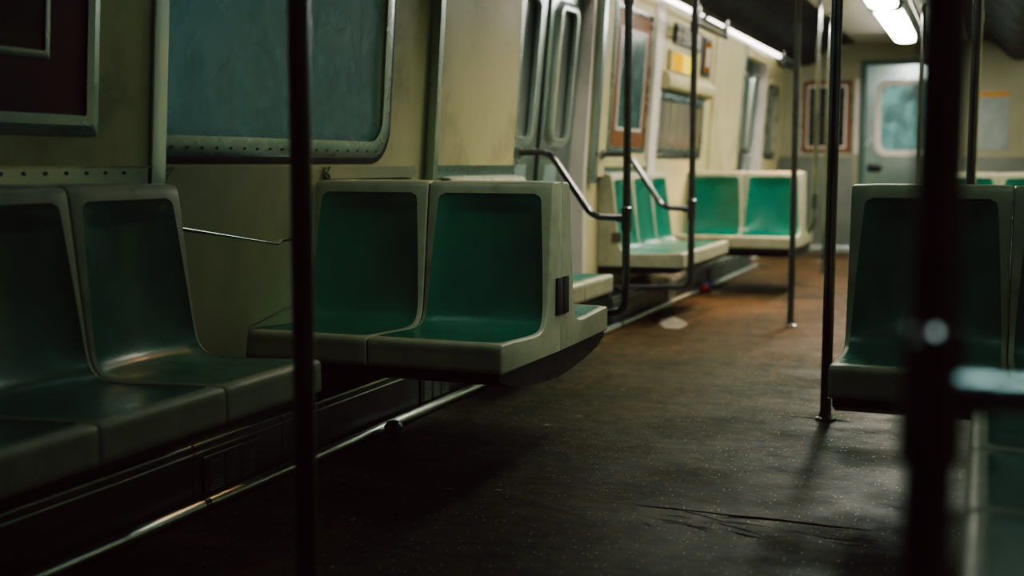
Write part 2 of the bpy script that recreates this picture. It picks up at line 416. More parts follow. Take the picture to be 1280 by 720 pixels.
tag(root, 'pale paper notice with an amber header on the end wall, right of the door', 'notice')

# ------------------------------------------------------------------ side wall fittings (left and mirrored right)
def W(side, off=0): return lambda y, z: Vector((xw(z, off, side), y, z))
def window(idx, side, y0, y1, z0, z1, r, label, fw=.05):
    root = tag(empty('window_%d' % idx, (xw((z0+z1)/2, 0, side), (y0+y1)/2, (z0+z1)/2)), label, kind='structure')
    o = Vector(root.location); f = lambda y, z: W(side)(y, z)-o
    n = nrm(side)
    mb = MB(); mb.ring(rrect((y0+fw, z0+fw), (y1-fw, z1-fw), r*.7, f, 8), rrect((y0, z0), (y1, z1), r, f, 8), n, .008, .012)
    mb.build('window_frame', 'steel', root)
    mb = MB(); g = lambda y, z: f(y, z)+n*.001
    mb.ring(rrect((y0+.004, z0+.004), (y1-.004, z1-.004), r, g, 8), rrect((y0-.020, z0-.022), (y1+.018, z1+.018), r+.015, g, 8), n, .004, .006)
    mb.build('rubber_gasket', 'rubber', root)
    mb = MB(); h = fw*.55
    base = [f(y0+h, z0+h)-n*.012, f(y1-h, z0+h)-n*.012, f(y1-h, z1-h)-n*.012, f(y0+h, z1-h)-n*.012]
    mb.prism(base, -n*.005); mb.build('window_pane', 'blind_glass' if idx in (2, 5) else 'pale_glass' if idx == 3 else 'glass', root, smooth=False)
    mb = MB(); c = int((y1-y0-.2)/.075)
    for k in range(c+1):
        for z in (z0+fw*.42,):
            p = f(y0+.1+k*.075, z)+n*.0145; mb.tube([p-n*.004, p+n*.002], .004, 8)
    mb.build('rivets', 'heater', root)
    return root
window(1, -1, 2.64, 4.35, 1.0, 1.92, .13, 'large left window with smudged teal glass and riveted steel frame', .062)
window(2, -1, 8.47, 9.97, 1.04, 1.50, .06, 'low wide window under the illuminated signs on the left wall')
window(3, -1, 13.0, 13.65, 1.05, 1.80, .08, 'small window at the far end of the left wall')
window(4, 1, 2.64, 4.35, 1.0, 1.92, .13, 'large right window above the near cross bench', .062)
window(5, 1, 8.47, 9.97, 1.04, 1.50, .06, 'low wide window on the right wall')

# kicking: panel blocks that stand proud of the wall
def panel(name, side, y0, y1, z0, z1, off, mat, label, edge=None, band=None):
    root = tag(empty(name, (xw(z0, 0, side), (y0+y1)/2, z0)), label, kind='structure')
    o = Vector(root.location)
    def blk(ya, yb, za, zb, o0, o1, nm, mt, bev=0):
        mb = MB(); zs = [za, zb] if zb <= .9 or za >= .9 else [za, .9, zb]
        a = [Vector((xw(z, o0, side), ya, z))-o for z in zs]; b = [Vector((xw(z, o1, side), ya, z))-o for z in zs]
        mb.prism(a+b[::-1], (0, yb-ya, 0))
        if bev: bmesh.ops.bevel(mb.bm, geom=list(mb.bm.edges), offset=bev, segments=2, affect='EDGES')
        return mb.build(nm, mt, root)
    blk(y0, y1, z0, z1, -.002, off, 'panel_board', mat)
    if edge:
        for (a, b) in edge: blk(a, b, z0-.04, z1, -.001, off+.012, 'edge_strip', 'door_steel', .003)
    if band:
        blk(y0+.001, y1-.001, band[0], band[1], off, off+.006, 'riveted_band', 'door_steel', .001)
        mb = MB(); n = nrm(side); zc = (band[0]+band[1])/2+.012
        k = y0+.04
        while k < y1-.05:
            p = Vector((xw(zc, off+.006, side), k, zc))-o; mb.tube([p-n*.002, p+n*.003], .005, 8); k += .075
        mb.build('rivets', 'heater', root)
        blk(y0+.001, y1-.001, band[1], band[1]+.006, off, off+.012, 'band_lip', 'chrome')
    return root
panel('trim_4', -1, 1.5, 2.86, .92, 2.08, .022, 'cream', 'cream panel behind the near left bench with steel riveted bottom band', edge=[(2.85, 2.915)], band=(.915, .965))
panel('trim_5', -1, 4.735, 5.66, .90, 2.08, .035, 'cream', 'cream door pocket panel with bright steel edge left of the door', edge=[(4.70, 4.745)], band=(.915, .965))
panel('trim_6', -1, 6.98, 7.20, .90, 2.08, .035, 'cream', 'cream door pillar with steel edge right of the door', edge=[(6.975, 7.03)])
panel('trim_7', -1, 7.20, 8.47, .90, 1.0, .012, 'cream', 'lower cream band with steel strip behind the far bench', band=(.915, .955))
panel('trim_8', -1, 8.25, 8.44, .92, 2.08, .03, 'white_plastic', 'pale upright pilaster between the poster and the low window')
panel('trim_9', -1, 10.25, 11.5, .92, 2.08, .02, 'cream', 'cream panel before the far left door', edge=[(11.46, 11.5)])
panel('trim_10', 1, 4.735, 5.66, .90, 2.08, .035, 'cream', 'cream door pocket panel on the right wall', edge=[(4.70, 4.745)], band=(.915, .965))
panel('trim_11', 1, 10.25, 11.5, .92, 2.08, .02, 'cream', 'cream panel before the far right door', edge=[(11.46, 11.5)])

# moulded fibreglass liner under the window, left
def liner(side, y0, y1, label, name):
    mb = MB(); f = lambda x: x if side < 0 else 2*AX-x
    root = tag(empty(name, (f(XL), y0, 0)), label, kind='structure'); o = Vector(root.location)
    pr = rrect((y0, .30), (y1, .968), .05, lambda y, z: Vector((f(XL+.001), y, z))-o, 5)
    mb.prism(pr, (.018 if side < 0 else -.018, 0, 0))
    bmesh.ops.bevel(mb.bm, geom=[e for e in mb.bm.edges if all(abs(v.co.x) > .012 for v in e.verts)], offset=.012, segments=3, affect='EDGES')
    mb.build('upper_shell', 'cream_liner', root)
    mb = MB(); s_ = 1 if side < 0 else -1
    mb.prism(rrect((y0+.9, .923), (y1, .968), .02, lambda y, z: Vector((f(XL+.012), y, z))-o, 5), (s_*.030, 0, 0))
    bmesh.ops.bevel(mb.bm, geom=[e for e in mb.bm.edges if all(abs(v.co.x) > .03 for v in e.verts)], offset=.010, segments=3, affect='EDGES')
    mb.build('top_roll', 'cream_liner', root)
    mb = MB(); b = .036 if side > 0 else .036
    s = 1 if side < 0 else -1
    poly = [(s*.019, y0+.02, .30), (s*.019, y0+.02, .79), (s*.019, y0+.57, .708), (s*.019, y0+.60, .722), (s*.019, y0+.68, .722), (s*.019, y0+.70, .50), (s*.019, y0+.38, .46), (s*.019, y0+.36, .30)]
    poly = [Vector((p[0], p[1]-y0, p[2])) for p in poly]
    mb.prism(poly, (s*.020, 0, 0))
    bmesh.ops.bevel(mb.bm, geom=[e for e in mb.bm.edges if all(abs(v.co.x) > .03 for v in e.verts)], offset=.006, segments=3, affect='EDGES')
    mb.build('lower_shell', 'cream_liner', root)
    mb = MB(); mb.tube([(s*.037, .03, .792), (s*.037, .57, .711), (s*.037, .60, .723), (s*.037, .67, .723)], .004, 8); mb.build('ledge_highlight', 'steel', root)  # thin steel tube stands in for the bright highlight along the ledge
liner(-1, 2.93, 4.56, 'moulded cream liner below the large left window with a slanted ledge', 'trim_12')
liner(1, 2.93, 4.56, 'moulded cream liner below the large right window', 'trim_13')

# ------------------------------------------------------------------ sliding doors
DS = .088
def xd(z, off, side):
    x = -2.315+(z-1.0)*DS+off
    return x if side < 0 else 2*AX-x
def sliding_door(idx, side, ym, label):
    root = tag(empty('door_%d' % idx, (xd(0, 0, side), ym, 0)), label, kind='structure')
    o = Vector(root.location); n = Vector((1 if side < 0 else -1, 0, -DS)).normalized()
    for s in (-1, 1):
        ya, yb = (ym-.56, ym-.004) if s < 0 else (ym+.004, ym+.56)
        wy0, wy1, wz0, wz1 = (ya+.13, yb-.17, 1.11, 1.84) if s < 0 else (ya+.15, yb-.13, 1.11, 1.84)
        f = lambda y, z: Vector((xd(z, 0, side), y, z))-o
        mb = MB()
        ys = [ya, wy0, wy1, yb]; zs = [.01, wz0, wz1, 2.04]
        for i in range(3):
            for j in range(3):
                if i == 1 and j == 1: continue
                mb.prism([f(ys[i], zs[j]), f(ys[i], zs[j+1]), f(ys[i], zs[j+1])-n*.03, f(ys[i], zs[j])-n*.03], (0, ys[i+1]-ys[i], 0))
        bmesh.ops.remove_doubles(mb.bm, verts=mb.bm.verts, dist=.0002)
        leaf = mb.build('door_leaf', 'door_steel', root, smooth=False)
        mb = MB(); mb.ring(rrect((wy0+.012, wz0+.012), (wy1-.012, wz1-.012), .045, f, 8), rrect((wy0-.04, wz0-.04), (wy1+.04, wz1+.04), .085, f, 8), n, .003, .026)
        mb.build('window_bead', 'rail_steel', leaf, angle=70)
        mb = MB(); mb.prism([f(wy0, wz0)-n*.012, f(wy1, wz0)-n*.012, f(wy1, wz1)-n*.012, f(wy0, wz1)-n*.012], -n*.004)
        mb.build('window_pane', 'pale_glass', leaf, smooth=False)
        mb = MB(); e = yb if s < 0 else ya
        mb.prism([f(e-.012, .012)+n*.001, f(e+.012, .012)+n*.001, f(e+.012, 2.03)+n*.001, f(e-.012, 2.03)+n*.001], n*.006)
        mb.build('rubber_edge', 'rubber', leaf)
        mb = MB(); sy = ym-.37 if s < 0 else ym+.13
        mb.prism([f(sy, .87)+n*.001, f(sy+.2, .87)+n*.001, f(sy+.2, .975)+n*.001, f(sy, .975)+n*.001], n*.001)
        mb.build('sticker', 'sticker', leaf, smooth=False)
    # jambs and header
    for s in (-1, 1):
        y = ym+s*.563
        mb = MB(); mb.prism([Vector((xd(0, -.03, side), y, 0))-o, Vector((xw(0, .012, side), y, 0))-o, Vector((xw(.9, .012, side), y, .9))-o, Vector((xw(2.08, .012, side), y, 2.08))-o, Vector((xd(2.08, -.03, side), y, 2.08))-o], (0, s*.035, 0))
        mb.build('jamb', 'white_plastic' if s > 0 else 'steel', root)
    mb = MB(); mb.box(Vector((xd(2.0, -.03, side), ym-.575, 1.99))-o, Vector((xw(2.08, .01, side), ym+.575, 2.09))-o, .004); mb.build('header', 'cream', root)
    mb = MB(); mb.box(Vector((xd(0, -.04, side), ym-.575, 0.0))-o, Vector((xd(0, .16, side), ym+.575, .008))-o); mb.build('threshold', 'steel', root)
sliding_door(1, -1, 6.31, 'pair of stainless sliding doors with tall rounded windows on the left')
sliding_door(2, -1, 12.2, 'pair of stainless sliding doors at the far end of the left wall')
sliding_door(4, 1, 6.31, 'pair of stainless sliding doors on the right wall')
sliding_door(5, 1, 12.2, 'pair of stainless sliding doors at the far end of the right wall')

# ------------------------------------------------------------------ posters and signs on the left wall
def wall_poster(y0, y1, z0, z1, fw, mw, mats, label, off=.0, name='framed_poster', side=-1):
    root = empty(name, (xw((z0+z1)/2, off, side), (y0+y1)/2, (z0+z1)/2)); o = Vector(root.location)
    f = lambda y, z: Vector((xw(z, off+.001, side), y, z))-o
    poster_on(root, f, nrm(side), y0, z0, y1, z1, fw, mw, mats)
    tag(root, label, 'poster'); return root
wall_poster(1.62, 2.63, 1.05, 1.86, .052, .185, ('steel', 'maroon', 'steel', 'dark_picture'), 'framed maroon poster with a dark picture above the near left bench', .0225)
wall_poster(7.33, 8.20, 1.055, 1.975, .03, .135, ('steel', 'orange_mat', 'white_plastic', 'teal_picture'), 'framed rust-bordered poster with a dark teal picture right of the doors')

# sign unit: route sign, yellow display, roller housing, amber strip
def on_wall(y0, y1, z0, z1, h0, h1, name, mat, parent=None, o=Vector((0, 0, 0)), bev=0):
    mb = MB(); n = nrm()
    p = [Vector((xw(z, 0), y, z))-o+n*h0 for y, z in ((y0, z0), (y1, z0), (y1, z1), (y0, z1))]
    mb.prism(p, n*(h1-h0))
    if bev: bmesh.ops.bevel(mb.bm, geom=list(mb.bm.edges), offset=bev, segments=2, affect='EDGES')
    return mb.build(name, mat, parent)
root = empty('route_sign', (xw(1.92), 9.25, 1.92)); o = Vector(root.location)
on_wall(8.80, 9.70, 1.85, 2.0, .001, .02, 'sign_frame', 'sign_dark', root, o, .004)
on_wall(8.86, 8.96, 1.872, 1.978, .0205, .024, 'route_panel', 'sign_white', root, o)
on_wall(9.02, 9.58, 1.872, 1.978, .0205, .024, 'destination_panel', 'sign_white', root, o)
n = nrm()
for k in range(7):
    y = 9.06+k*.072; p = [Vector((xw(z), yy, z))-o+n*.0245 for yy, z in ((y, 1.905), (y+.045, 1.905), (y+.045, 1.945), (y, 1.945))]
    mb = MB(); mb.prism(p, n*.001); mb.build('letter', 'sticker', root, smooth=False)
tag(root, 'dark framed route sign with white panels above the yellow lit sign', 'sign')
root = empty('illuminated_sign', (xw(1.72), 9.05, 1.72)); o = Vector(root.location)
on_wall(8.68, 9.46, 1.645, 1.80, .001, .03, 'sign_case', 'cream', root, o, .006)
on_wall(8.72, 9.03, 1.66, 1.785, .0305, .034, 'yellow_panel', 'yellow_lit', root, o)
on_wall(9.03, 9.42, 1.66, 1.785, .0305, .034, 'pale_panel', 'pale_lit', root, o)
tag(root, 'glowing yellow backlit sign over the low window', 'sign')
root = empty('indicator_panel', (xw(1.83), 9.9, 1.83)); o = Vector(root.location)
on_wall(9.75, 10.04, 1.68, 1.99, .001, .02, 'case', 'sign_dark', root, o, .006)
on_wall(9.80, 9.99, 1.715, 1.955, .0205, .024, 'amber_window', 'amber_lit', root, o)
on_wall(9.84, 9.95, 1.76, 1.91, .0245, .026, 'pale_window', 'sign_white', root, o)
on_wall(10.06, 10.12, 1.70, 1.75, .001, .03, 'white_button', 'white_plastic', root, o, .006)
tag(root, 'tall amber indicator panel in a dark case beside the route sign', 'panel')
root = empty('blind_housing', (xw(1.56), 9.25, 1.56)); o = Vector(root.location)
mb = MB(); P = [(0, 1.505), (.045, 1.505), (.075, 1.525), (.085, 1.56), (.075, 1.60), (.04, 1.632), (0, 1.636)]
mb.prism([Vector((xw(z, a+.001), 8.50, z))-o for a, z in P], (0, 1.52, 0)); mb.build('housing_cover', 'cream', root)
mb = MB(); mb.tube([Vector((xw(1.51, .03), 8.52, 1.502))-o, Vector((xw(1.51, .03), 10.0, 1.502))-o], .006, 8); mb.build('lower_lip', 'black', root)
tag(root, 'rounded cream blind housing along the top of the low window', 'housing')

# overhead grab bars hung under the left cove light
def grab_bar(x, y0, y1, z, label):
    root = empty('overhead_grab_bar', (x, y0, z))
    for dz, nm in ((0, 'bar'), (.045, 'bar')):
        mb = MB(); mb.tube([(0, 0, dz), (0, y1-y0, dz)], .017, 12); mb.build(nm, 'black', root)
    for y in (.02, y1-y0-.02):
        mb = MB(); mb.tube([(0, y, -.01), (0, y, 2.21-z)], .018, 12); mb.build('hanger', 'chrome_dark', root)
    tag(root, label, 'grab bar', 'overhead grab bars')
grab_bar(-1.93, 8.5, 9.5, 1.95, 'dark double overhead bar hanging above the low left window')
grab_bar(-1.93, 12.2, 13.2, 1.95, 'dark double overhead bar above the far left door')

# ------------------------------------------------------------------ floor edge: heater box, kick rail
def edge_line(side, tagn):
    f = lambda x: x if side < 0 else 2*AX-x
    root = empty('heater_cover', (f(-2.15), 6, 0)); o = Vector(root.location)
    segs = [(-.5, 2.83), (2.83, 3.30), (3.30, 5.68), (6.98, 11.55)]
    for a, b in segs:
        mb = MB(); P = [(-2.236, .002), (-2.075, .002), (-2.072, .150), (-2.078, .176), (-2.10, .182), (-2.236, .205)]
        mb.prism([Vector((f(x), a+.003, z))-o for x, z in P], (0, b-a-.006, 0)); mb.build('cover_panel', 'heater', root)
        mb = MB()
        mb.tube([Vector((f(-2.076), a+.004, .178))-o, Vector((f(-2.076), b-.004, .178))-o], .005, 8); 
        mb.tube([Vector((f(-2.069), a+.004, .156))-o, Vector((f(-2.069), b-.004, .156))-o], .0035, 8)
        mb.build('trim_line', 'rail_steel', root)
    for yc in (1.35, 3.01, 4.45, 8.4, 9.8):
        mb = MB(); y0, y1 = yc-.135, yc+.135
        mb.box(Vector((f(-2.071), y0, .028))-o, Vector((f(-2.066), y1, .136))-o, .002)
        fr = mb.build('vent_frame', 'heater', root)
        mb = MB(); mb.tube([Vector((f(-2.063), y0-.01, .139))-o, Vector((f(-2.063), y1+.01, .139))-o], .003, 8)
        for c in range(3):
            ya = y0+.02+c*.082
            for k in range(11):
                z = .036+k*.0085
                mb.box(Vector((f(-2.0665), ya, z))-o, Vector((f(-2.060), ya+.066, z+.0035))-o)
        mb.build('vent_louvres', surf('louvre_steel', (.45, .5, .48, 1), None, (.3, .5), 8, metal=1) if 'louvre_steel' not in bpy.data.materials else bpy.data.materials['louvre_steel'], fr)
    tag(root, 'dark low heater cover with louvred vents along the %s wall' % tagn, 'heater')
    root = empty('kick_rail', (f(-2.03), 6, .02)); o = Vector(root.location)
    for a, b in ((-.5, 2.82), (2.82, 5.0), (5.0, 7.0), (7.0, 9.6), (9.6, 11.6)):
        mb = MB(); mb.tube([Vector((f(-2.03), a+.004, .019))-o, Vector((f(-2.03), b-.004, .019))-o], .0185, 14); mb.build('rail', 'rail_steel', root)
    for y in (2.82, 5.0, 7.0, 9.6):
        mb = MB(); mb.tube([Vector((f(-2.03), y-.012, .019))-o, Vector((f(-2.03), y+.012, .019))-o], .0205, 14); mb.build('coupling', 'chrome', root)
    tag(root, 'Worn round steel kick rail on the floor along the %s wall' % tagn, 'rail')
edge_line(-1, 'left'); edge_line(1, 'right')

# ------------------------------------------------------------------ the moulded seats
def catmull(P, step=.012):
    out = []
    Q = [P[0]]+P+[P[-1]]
    for i in range(1, len(Q)-2):
        p0, p1, p2, p3 = map(Vector, Q[i-1:i+3]); L = (p2-p1).length; n = max(1, int(L/step))
        for k in range(n):
            t = k/n
            out.append(.5*((2*p1)+(p2-p0)*t+(2*p0-5*p1+4*p2-p3)*t*t+(-p0+3*p1-3*p2+p3)*t**3))
    out.append(Vector(P[-1])); return out
PROF = [(.004, .352), (0, .358), (0, .40), (0, .428), (.004, .437), (.013, .441), (.06, .440), (.14, .437), (.22, .433), (.30, .431), (.345, .434),
        (.378, .446), (.398, .470), (.408, .505), (.416, .56), (.426, .64), (.437, .73), (.448, .82), (.456, .88), (.459, .900), (.466, .913), (.482, .918), (.51, .919), (.532, .917), (.5435, .905), (.5435, .35)]
PR = catmull(PROF[:-1], .011)+[Vector(PROF[-1])]
SW = .4525
def seat_meshes():
    n = len(PR); N = []; acc = [0]
    for i in range(n):
        t = (PR[min(i+1, n-1)]-PR[max(i-1, 0)]).normalized(); N.append(Vector((-t.y, t.x)))   # outward (towards the sitter)
        if i: acc.append(acc[-1]+(PR[i]-PR[i-1]).length)
    # hole limits along the profile
    i0 = next(i for i in range(n) if PR[i].x >= .022 and PR[i].y > .43)
    i1 = max(i for i in range(n) if PR[i].y <= .893 and PR[i].x < .48)
    s0, s1 = acc[i0], acc[i1]
    def margin(i):
        z = PR[i].y; d = PR[i].x
        if z < .46: m = .017+.006*(1-min(1, d/.4))*0
        else: m = .017+.027*min(1, (z-.46)/.44)**1.3
        e = min(acc[i]-s0, s1-acc[i]); r = .022
        if e < r: m += r-math.sqrt(max(0, r*r-(r-max(0, e))**2))
        return m
    shell = MB(); ins = MB()
    rows_l, rows_r, rows_m, rows_i = [], [], [], []
    NI = 18
    def pt(u, i, off): q = PR[i]+N[i]*off; return Vector((u, q.x, q.y))
    def edge_off(u):
        r = .007; e = min(u-.0012, SW-.0012-u)
        return -(r-math.sqrt(max(0, r*r-(r-min(r, max(0, e)))**2)))
    for i in range(n):
        ii = min(max(i, i0), i1); m = margin(ii)
        inside = i0 <= i <= i1
        us = [.0012, .0016, .0028, .005, .0085]; us += [.0085+(m-.0085)*.5, m]
        bump = .0025 if i0-4 <= i <= i1+4 and PR[i].x < .5 else 0
        L = [pt(u, i, edge_off(u)+bump*min(1, max(0, (u-.0085)/(m-.0085)))) for u in us]
        R = [pt(SW-u, i, edge_off(u)+bump*min(1, max(0, (u-.0085)/(m-.0085)))) for u in us][::-1]
        mid = [pt(m+(SW-2*m)*k/NI, i, bump) for k in range(NI+1)]
        rows_l.append(L); rows_r.append(R); rows_m.append(mid)
        if inside:
            v = (acc[i]-s0)/(s1-s0); row = []
            seat = 1 if PR[i].y < .45 else 0
            zb = PR[i].y
            amp = .007 if seat else .014+.028*math.sin(min(1, max(0, (zb-.45)/.45))*PI)**.7
            amp *= min(1, (acc[i]-s0)/.05)*min(1, (s1-acc[i])/.06)
            for k in range(NI+1):
                t = k/NI; u = m+(SW-2*m)*t
                e = min((u-m), (SW-m-u), acc[i]-s0, s1-acc[i])
                dip = -.0035*min(1, max(0, e)/.006)
                conc = -amp*math.sin(PI*t)**.9 if 0 < t < 1 else 0
                row.append(pt(u, i, .0018+dip+conc))
            rows_i.append(row)
    shell.grid(rows_l); shell.grid(rows_r)
    shell.grid(rows_m[:i0+1]); shell.grid(rows_m[i1:])
    # sunk tray below the insert so the hole is backed
    tray = [[pt(margin(i)+(SW-2*margin(i))*k/2, i, -.03 if 0 < 1 else 0) for k in range(3)] for i in range(i0, i1+1)]
    # side walls and underside
    for u in (.0012, SW-.0012):
        loop = [pt(u, i, edge_off(u)) for i in range(n)]
        shell.face(loop)
    a = [pt(u, n-1, 0) for u in (.0012, SW-.0012)]; b = [pt(u, 0, 0) for u in (.0012, SW-.0012)]
    shell.face([a[0], a[1], b[1], b[0]])
    bmesh.ops.remove_doubles(shell.bm, verts=shell.bm.verts, dist=.00005)
    ins.grid(rows_i)
    # skirt of the insert
    top = rows_i[-1]; bot = rows_i[0]
    return shell, ins
sh_mb, in_mb = seat_meshes()
tmp = sh_mb.build('seat_shell', 'shell', angle=50); SHELL = tmp.data; bpy.data.objects.remove(tmp)
tmp = in_mb.build('seat_insert', 'teal', angle=60); INSERT = tmp.data; bpy.data.objects.remove(tmp)
# insert normals must face the sitter: check first polygon on the seat
def bench(loc, rz, count, label, group, support=True, plate=None, switch=None, belly='box'):
    root = empty('subway_bench', loc, rz)
    for k in range(count):
        o = bpy.data.objects.new('seat_shell', SHELL); COL.objects.link(o); o.parent = root; o.location = (k*SW, 0, 0)
        i = bpy.data.objects.new('seat_insert', INSERT); COL.objects.link(i); i.parent = o; i['label'] = 'glossy teal insert'
    W_ = count*SW
    mb = MB()
    if belly == 'cross':
        P = [(.012, .3515), (.012, .328), (.10, .300), (.25, .278), (.42, .262), (.5435, .257), (.5435, .3515)]
    else:
        P = [(.02, .3515), (.02, .330), (.06, .318), (.5435, .30), (.5435, .3515)]
    mb.prism([(.012, y, z) for y, z in P], (W_-.024, 0, 0)); mb.build('support_frame', 'black', root)
    if plate:
        mb = MB()
        if plate == 'r': mb.box((W_-.001, .485, .475), (W_+.007, .541, .60), .002)
        else: mb.box((-.007, .485, .475), (.001, .541, .60), .002)
        mb.build('joint_plate', 'rubber', root)
    if switch:
        mb = MB(); x = 0 if switch == 'l' else W_
        mb.box((x-.004, .39, .50), (x+.004, .45, .56), .002); mb.build('outlet_plate', surf('grey_outlet', srgb(96, 88, 76), None, (.4, .6), 5), root)
    tag(root, label, 'bench', group); return root
G1 = 'moulded seat benches down both sides of the car'
bench((-1.695, 2.908-4*SW, 0), PI/2, 4, 'long beige and teal bench in the left foreground, backs to the maroon poster panel', G1)
bench((-2.235, 3.33, 0), 0, 2, 'two-seat teal bench in the middle of the photo facing the camera', G1, plate='r', belly='cross')
bench((-1.33, 3.33+.5435*2+.002, 0), PI, 2, 'two-seat bench turned away, back to back with the central bench', G1, plate='l', belly='cross')
bench((-1.695, 5.72-2*SW, 0), PI/2, 2, 'two-seat side bench just before the left sliding doors', G1)
bench((-1.695, 7.19, 0), PI/2, 3, 'three-seat teal bench along the left wall just past the sliding doors', G1, switch='l')
bench((-2.235, 9.10, 0), 0, 2, 'two-seat bench facing the camera far down the left side, rim lit orange', G1, belly='cross')
bench((-1.33, 9.10+.5435*2+.002, 0), PI, 2, 'two-seat bench turned away behind the far left bench, beside the bright pole', G1, belly='cross')
bench((2*AX+1.695, 2.908, 0), -PI/2, 4, 'long bench at the right edge of the foreground, seats in shadow', G1)
bench((-.385, 3.33, 0), 0, 2, 'dark two-seat bench facing the camera on the right, behind the thick blurred post', G1, belly='cross')
bench((-.385, 9.10, 0), 0, 2, 'far right two-seat bench showing only its warm lit back tops over the dark bench', G1, belly='cross')
bench((2*AX+1.695, 7.19+3*SW, 0), -PI/2, 3, 'three-seat bench along the right wall hidden behind the dark right bench', G1)

# ------------------------------------------------------------------ poles
def floor_pole(x, y, mat, label, r=.0195, z1=None, joints=(1.5,)):
    root = empty('grab_pole', (x, y, 0))
    z1 = z1 or (2.31 if -1.42 < x < -.29 else 2.24)
    mb = MB(); mb.tube([(0, 0, .004), (0, 0, z1)], r, 20); mb.build('pole', mat, root)
    mb = MB(); mb.tube([(0, 0, .001), (0, 0, .010), (0, 0, .014), (0, 0, .03)], [r*1.9, r*1.9, r*1.3, r*1.15], 24); mb.build('floor_flange', 'chrome', root)
    mb = MB(); mb.tube([(0, 0, z1-.03), (0, 0, z1-.002)], [r*1.2, r*1.9], 20); mb.build('ceiling_flange', 'chrome', root)
    tag(root, label, 'pole', 'floor to ceiling poles'); return root
floor_pole(-1.145, 1.90, 'chrome_dark', 'blurred black pole in the left foreground in front of the large window')
floor_pole(-.552, 4.742, 'chrome_dark', 'dark pole standing on the floor at the left corner of the dark right bench', .021)
floor_pole(-1.09, 7.446, 'chrome_dark', 'pole standing in the aisle before the far left bench, lit pink along one side')
floor_pole(-.55, 10.84, 'chrome', 'pale far pole beside the end door')
floor_pole(-1.36, 11.2, 'chrome', 'faint pale pole in front of the end wall poster')

def seat_post(side, x, y, label, rail_to, rail_mat=None, zr=(1.036, .715), zb=.25, mat='chrome_dark', r=.0195, top=2.22, drop=(.14, .33), wall_end=True):
    """post at the end of a bench with an S-shaped hand rail running to the wall"""
    f = 1 if side < 0 else -1
    root = empty('bench_end_post', (x, y, 0))
    xin = (-2.10-x) if side < 0 else (2*AX+2.10-x)
    mb = MB(); mb.tube([(0, 0, top), (0, 0, zb), (xin, 0, zb-.02)], r, 20, fillet=.07); mb.build('post', mat, root)
    mb = MB(); mb.tube([(0, 0, zr[1]+.055), (0, 0, zr[1]+.05), (0, 0, zr[1]-.06), (0, 0, zr[1]-.065)], [r*1.05, r*1.3, r*1.3, r*1.05], 20)
    if rail_mat:
        mb.build('tee_fitting', mat, root); mb = MB(); mb.tube([(-f*.016, 0, zr[1]), (-f*.05, 0, zr[1])], .0205, 16); mb.build('rail_collar', rail_mat, root)
    else:
        mb.tube([(0, 0, zr[1]), (-f*.045, 0, zr[1])], .021, 16); mb.build('tee_fitting', mat, root)
    mb = MB(); mb.tube([(0, 0, 1.74), (0, 0, 1.80)], r*1.3, 20); mb.build('collar', mat, root)
    xe = rail_to-x
    mb = MB(); mb.tube([(-f*.03, 0, zr[1]), (-f*drop[0]*1.25, 0, zr[1]+.005), (xe+f*drop[1]*.5, 0, zr[0]), (xe, 0, zr[0])], .0165, 16, fillet=.05)
    mb.build('hand_rail', rail_mat or mat, root)
    mb = MB(); mb.tube([(xe+f*.012, 0, zr[0]), (xe, 0, zr[0])], .03, 16); mb.build('wall_flange', 'steel', root)
    tag(root, label, 'pole', 'bench end posts with hand rails'); return root
seat_post(-1, -1.645, 5.76, 'dark post before the left sliding doors with an S-shaped hand rail', -2.21)
seat_post(-1, -1.635, 7.12, 'dark post at the near end of the three-seat left bench with an S-shaped rail', -2.19)
seat_post(1, -.078, 5.76, 'black post rising behind the dark right bench', .49)
seat_post(1, -.085, 7.12, 'pale-edged post hidden behind the black right post', .49, mat='chrome')
near_post = seat_post(1, -.0385, 1.072, 'thick blurred black post in the right foreground with a pale hand rail', .49, zr=(.794, .791), r=.0200, rail_mat='steel')
mb = MB(); bmesh.ops.create_icosphere(mb.bm, subdivisions=3, radius=.0065); mb.build('glint_bead', 'chrome', near_post, loc=(-.012, -.024, .832))  # bead added to catch a highlight on the post
# post at the far cross bench, pale
root = empty('bench_end_post', (-1.295, 9.98, 0))
mb = MB(); mb.tube([(0, 0, 2.31), (0, 0, .52), (-.05, 0, .42)], .0195, 16, fillet=.06); mb.build('post', 'chrome', root)
mb = MB(); mb.tube([(0, 0, .62), (0, 0, .74)], .026, 16); mb.build('collar', 'chrome_dark', root)
tag(root, 'bright pale post at the aisle end of the far left benches', 'pole', 'bench end posts with hand rails')

# ------------------------------------------------------------------ litter
def crumple(name, loc, r, mat, seed, squash=.8):
    rnd = random.Random(seed); mb = MB()
    bmesh.ops.create_icosphere(mb.bm, subdivisions=3, radius=r)
    dirs = [Vector((rnd.uniform(-1, 1), rnd.uniform(-1, 1), rnd.uniform(-1, 1))).normalized() for _ in range(26)]
    for v in mb.bm.verts:
        d = v.co.normalized(); k = max(d.dot(q) for q in dirs)
        v.co = d*r*(.72+.34*k**6+rnd.uniform(-.03, .03)); v.co.z *= squash
    zmin = min(v.co.z for v in mb.bm.verts)
    for v in mb.bm.verts: v.co.z -= zmin
    return mb.build(name, mat, smooth=True, angle=20, loc=loc)
tag(crumple('crumpled_wrapper', (-1.965, 3.87, .0), .037, 'blue', 3), 'crumpled dark blue wrapper lying against the kick rail', 'litter')
M['blue_dull'] = surf('dull_blue_wrapper', srgb(26, 50, 96), srgb(60, 16, 30), (.4, .6), 14)
o = crumple('crumpled_wrapper', (-1.98, 9.2, 0), .042, 'blue_dull', 5, 1.2); tag(o, 'small blue and red wrapper by the rail far down the left side', 'litter')
